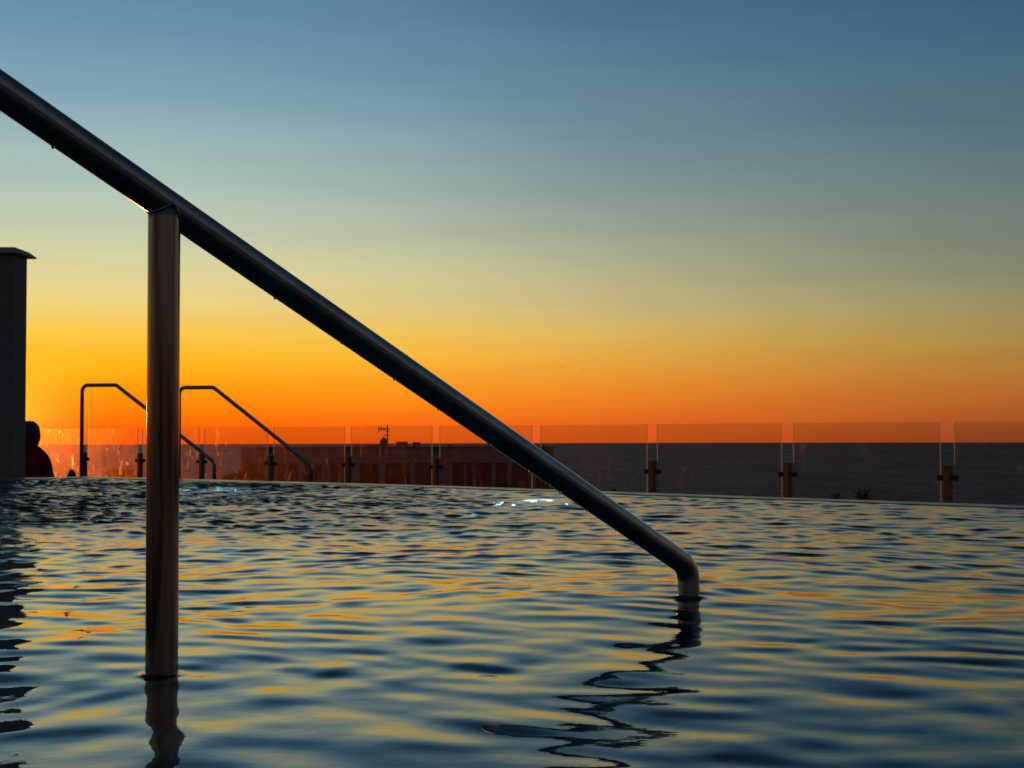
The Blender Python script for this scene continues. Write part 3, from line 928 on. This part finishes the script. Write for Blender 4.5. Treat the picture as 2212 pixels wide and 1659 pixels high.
# antenna beside a rounded water tank
ap = at(837, 940, BD + 2.0)
zr = ztop_b - 0.63
ant = empty('antenna', (ap.x, ap.y, zr)); tag(ant, 'tall thin television antenna mast with cross arms on the far building roof', 'antenna')
ztip = at(838, 917, BD + 2).z
bm = bmesh.new(); add_tube(bm, [Vector((0, 0, 0)), Vector((0, 0, ztip - zr))], .045, 8); obj('mast', bm, M['roof_metal'], ant)
def arm(z, x0, x1, r_=.03, name='cross_arm'):
    bm = bmesh.new(); add_tube(bm, [Vector((x0, 0, z - zr)), Vector((x1, 0, z - zr))], r_, 6)
    return bm
za = at(838, 926.5, BD + 2).z
bm = arm(za, -.62, .14, .04)
for k in range(5):
    x_ = -.56 + k * .14; hh = .20 if k < 2 else .10
    add_tube(bm, [Vector((x_, 0, za - zr - hh)), Vector((x_, 0, za - zr + hh))], .025, 6)
obj('cross_arm', bm, M['roof_metal'], ant)
zb = at(838, 940, BD + 2).z
bm = arm(zb, -.25, .16); obj('cross_arm', bm, M['roof_metal'], ant)
zc_ = at(838, 932, BD + 2).z
bm = arm(zc_, -.1, .14); obj('cross_arm', bm, M['roof_metal'], ant)
tp = at(829, 945, BD + 2.6)
tank = empty('water_tank', (tp.x, tp.y, zr)); tag(tank, 'small round topped water tank at the foot of the antenna on the far roof', 'water tank')
zt = at(830, 945, BD + 2.6).z - zr
bm = bmesh.new(); add_tube(bm, [Vector((0, 0, 0)), Vector((0, 0, zt - .28)), Vector((0, 0, zt - .12)), Vector((0, 0, zt))], .24, 18, radii=[.27, .27, .2, .06])
obj('drum', bm, M['roof_metal'], tank)
bm = bmesh.new(); add_tube(bm, [Vector((0, 0, zt)), Vector((0, 0, zt + .05))], .05, 10); obj('lid', bm, M['roof_metal'], tank)

# ------------------------------------------------------------------ trees beyond
def tree(px0, px1, ytop, d, label, nleaf=2600, shape='dome', seed=1, cat='tree'):
    r = random.Random(seed)
    c = at((px0 + px1) / 2, ytop, d)
    wv = (px1 - px0) / F * d
    top = c.z
    t_ = empty('tree', (c.x, c.y, GZ)); tag(t_, label, cat, 'trees beyond the pool edge')
    ch = min(wv * 0.75, 5.0)
    cz = top - GZ - ch / 2
    bm = bmesh.new()
    pts = [Vector((0, 0, 0)), Vector((.15, .1, cz * .4)), Vector((-.05, .1, cz * .75)), Vector((0, 0, cz))]
    add_tube(bm, pts, .2, 8, radii=[wv * .05 + .08, wv * .04 + .06, wv * .03 + .05, .04])
    for k in range(6):
        a = k * 1.05 + r.random()
        add_tube(bm, [Vector((0, 0, cz * (.7 + .04 * k))), Vector((math.cos(a) * wv * .2, math.sin(a) * wv * .2, cz * (.78 + .03 * k))),
                      Vector((math.cos(a) * wv * .38, math.sin(a) * wv * .38, cz * (.84 + .035 * k)))], .05, 6, radii=[.07, .05, .02])
    obj('trunk', bm, M['bark'], t_)
    bm = bmesh.new()
    clumps = []
    for k in range(22):
        a = r.uniform(0, 2 * PI); q_ = r.random() ** .5
        zz = r.uniform(-1, 1)
        rad_ = math.sqrt(max(0, 1 - zz * zz)) * q_
        if shape == 'step': zlift = (zz * .5 + math.cos(a) * rad_ * .55) * ch * .45
        else: zlift = zz * ch * .38
        clumps.append((math.cos(a) * rad_ * wv * .40, math.sin(a) * rad_ * wv * .40, cz + zlift, r.uniform(.11, .2) * wv))
    zmax = max(cl[2] + cl[3] * .8 for cl in clumps)
    sh = (top - GZ) - zmax
    for k in range(nleaf):
        cl = r.choice(clumps)
        d_ = Vector((r.gauss(0, 1), r.gauss(0, 1), r.gauss(0, .8))).normalized() * cl[3] * r.uniform(.45, 1.0)
        p = Vector((cl[0], cl[1], cl[2] + sh)) + d_
        s_ = r.uniform(.05, .12) * (0.6 + wv * .12)
        ax = Vector((r.gauss(0, 1), r.gauss(0, 1), r.gauss(0, 1))).normalized()
        e1 = ax.orthogonal().normalized() * s_; e2 = ax.cross(e1.normalized()) * s_ * .55
        bm.faces.new([bm.verts.new(p - e1), bm.verts.new(p + e2), bm.verts.new(p + e1), bm.verts.new(p - e2)])
    me = bpy.data.meshes.new('crown'); bm.to_mesh(me); bm.free()
    link('crown', me, M['leaf'], t_)

def palm(px, ytop, d, label, span, seed):
    r = random.Random(seed)
    c = at(px, ytop, d)
    t_ = empty('palm_tree', (c.x, c.y, GZ)); tag(t_, label, 'palm tree', 'palm tops peeping over the pool edge')
    hh = c.z - GZ - span * .55
    bm = bmesh.new(); add_tube(bm, [Vector((0, 0, 0)), Vector((.1, 0, hh * .5)), Vector((0, 0, hh))], .15, 8, radii=[.2, .15, .13])
    obj('trunk', bm, M['bark'], t_)
    bm = bmesh.new()
    for k in range(26):
        a = k * 2.4 + r.random() * .4; el = r.uniform(.0, 1.45)
        ln_ = span * r.uniform(.75, 1.0); prev = Vector((0, 0, hh)); d_ = Vector((math.cos(a) * math.cos(el), math.sin(a) * math.cos(el), math.sin(el)))
        pts = [prev]
        for q_ in range(6):
            d_ = (d_ + Vector((0, 0, -.10))).normalized(); prev = prev + d_ * ln_ / 6; pts.append(prev)
        sd = d_.cross(Vector((0, 0, 1))).normalized()
        for q_ in range(1, 7):
            for s in (-1, 1):
                b0 = pts[q_ - 1]; b1 = pts[q_]
                tip = (b0 + b1) / 2 + sd * s * span * .20 * math.sin(PI * q_ / 7.5) + (b1 - b0) * .8 - Vector((0, 0, .05))
                bm.faces.new([bm.verts.new(b0), bm.verts.new(b1), bm.verts.new(tip)])
    me = bpy.data.meshes.new('crown'); bm.to_mesh(me); bm.free()
    link('crown', me, M['leaf'], t_)

tree(205, 312, 1008, 95, 'broad rounded dark tree between the left far handrail and the foreground post', 5200, 'dome', 4)
tree(296, 372, 1020, 88, 'lower dark tree top hidden mostly behind the foreground post', 2600, 'dome', 14)
tree(505, 548, 1008, 84, 'dark leafy tree rising against the left corner of the far building', 2400, 'step', 5)
tree(470, 512, 1022, 84, 'lowest leafy tree top stepping down left of the far building', 1800, 'step', 6)
tree(1300, 1362, 1058, 80, 'dark bushy tree top peeping over the pool edge right of the foreground rail', 1800, 'dome', 7)
palm(1864, 1071, 60, 'larger spiky palm top peeping over the pool edge between the two rightmost posts', 0.75, 2)
palm(1808, 1071.5, 60, 'small spiky palm top peeping over the pool edge, left of the larger one', 0.42, 3)

# ------------------------------------------------------------------ birds and a wisp of cloud
def bird(px, py, d, span, label, bank):
    p = at(px, py, d)
    b_ = empty('bird', p, random.uniform(-.6, .6)); tag(b_, label, 'bird', 'birds far out over the sea')
    bm = bmesh.new(); add_ball(bm, (0, 0, 0), (span * .09, span * .26, span * .08), 2)
    add_ball(bm, (0, span * .26, span * .03), (span * .06, span * .07, span * .06), 2)
    obj('body', bm, M['feather'], b_, smooth=True)
    for s in (-1, 1):
        bm = bmesh.new()
        pts = [(0, .1), (.25, .13), (.5, .02), (.48, -.04), (.22, -.05), (0, -.1)]
        zs = [0.02, .10, .05, .05, .10, .02]
        up_ = [bm.verts.new((s * x * span, y * span, z * span * bank + .01 * span)) for (x, y), z in zip(pts, zs)]
        dn_ = [bm.verts.new((s * x * span, y * span, z * span * bank - .01 * span)) for (x, y), z in zip(pts, zs)]
        bm.faces.new(up_); bm.faces.new(dn_[::-1])
        for k in range(6): bm.faces.new((dn_[k], dn_[(k + 1) % 6], up_[(k + 1) % 6], up_[k]))
        obj('wing', bm, M['feather'], b_)
bird(1196.5, 783.5, 210, 0.34, 'dark speck of a bird, highest and leftmost of the little flock in the sky', 1.4)
bird(1215, 792.5, 210, 0.5, 'dark speck of a bird, largest and second from left in the little flock', 1.0)
bird(1260, 797, 210, 0.42, 'dark speck of a bird, third from left in the little flock', .8)
bird(1270, 796, 210, 0.38, 'dark speck of a bird, rightmost of the close pair in the little flock', 1.2)

wp = at(870, 729, 2600)
bm = bmesh.new(); add_ball(bm, (0, 0, 0), (17, 14, 1.5), 3, 0.03)
o = obj('cloud_wisp', bm, M['cloud'], smooth=True); o.location = wp
o.rotation_euler = (0, R(1), 0)
tag(o, 'thin pale streak of cloud in the yellow sky just above the rail', 'cloud')

# ------------------------------------------------------------------ render settings
vs_ = sc.view_settings
vs_.view_transform = 'Standard'; vs_.look = 'None'; vs_.gamma = 1.0; vs_.exposure = 0.0; vs_.use_curve_mapping = False
cy = sc.cycles
cy.use_denoising = True
try: cy.denoiser = 'OPENIMAGEDENOISE'
except Exception: pass
cy.max_bounces = 10; cy.transparent_max_bounces = 16; cy.transmission_bounces = 8; cy.glossy_bounces = 6
cy.sample_clamp_indirect = 12.0
cy.sample_clamp_direct = 30.0
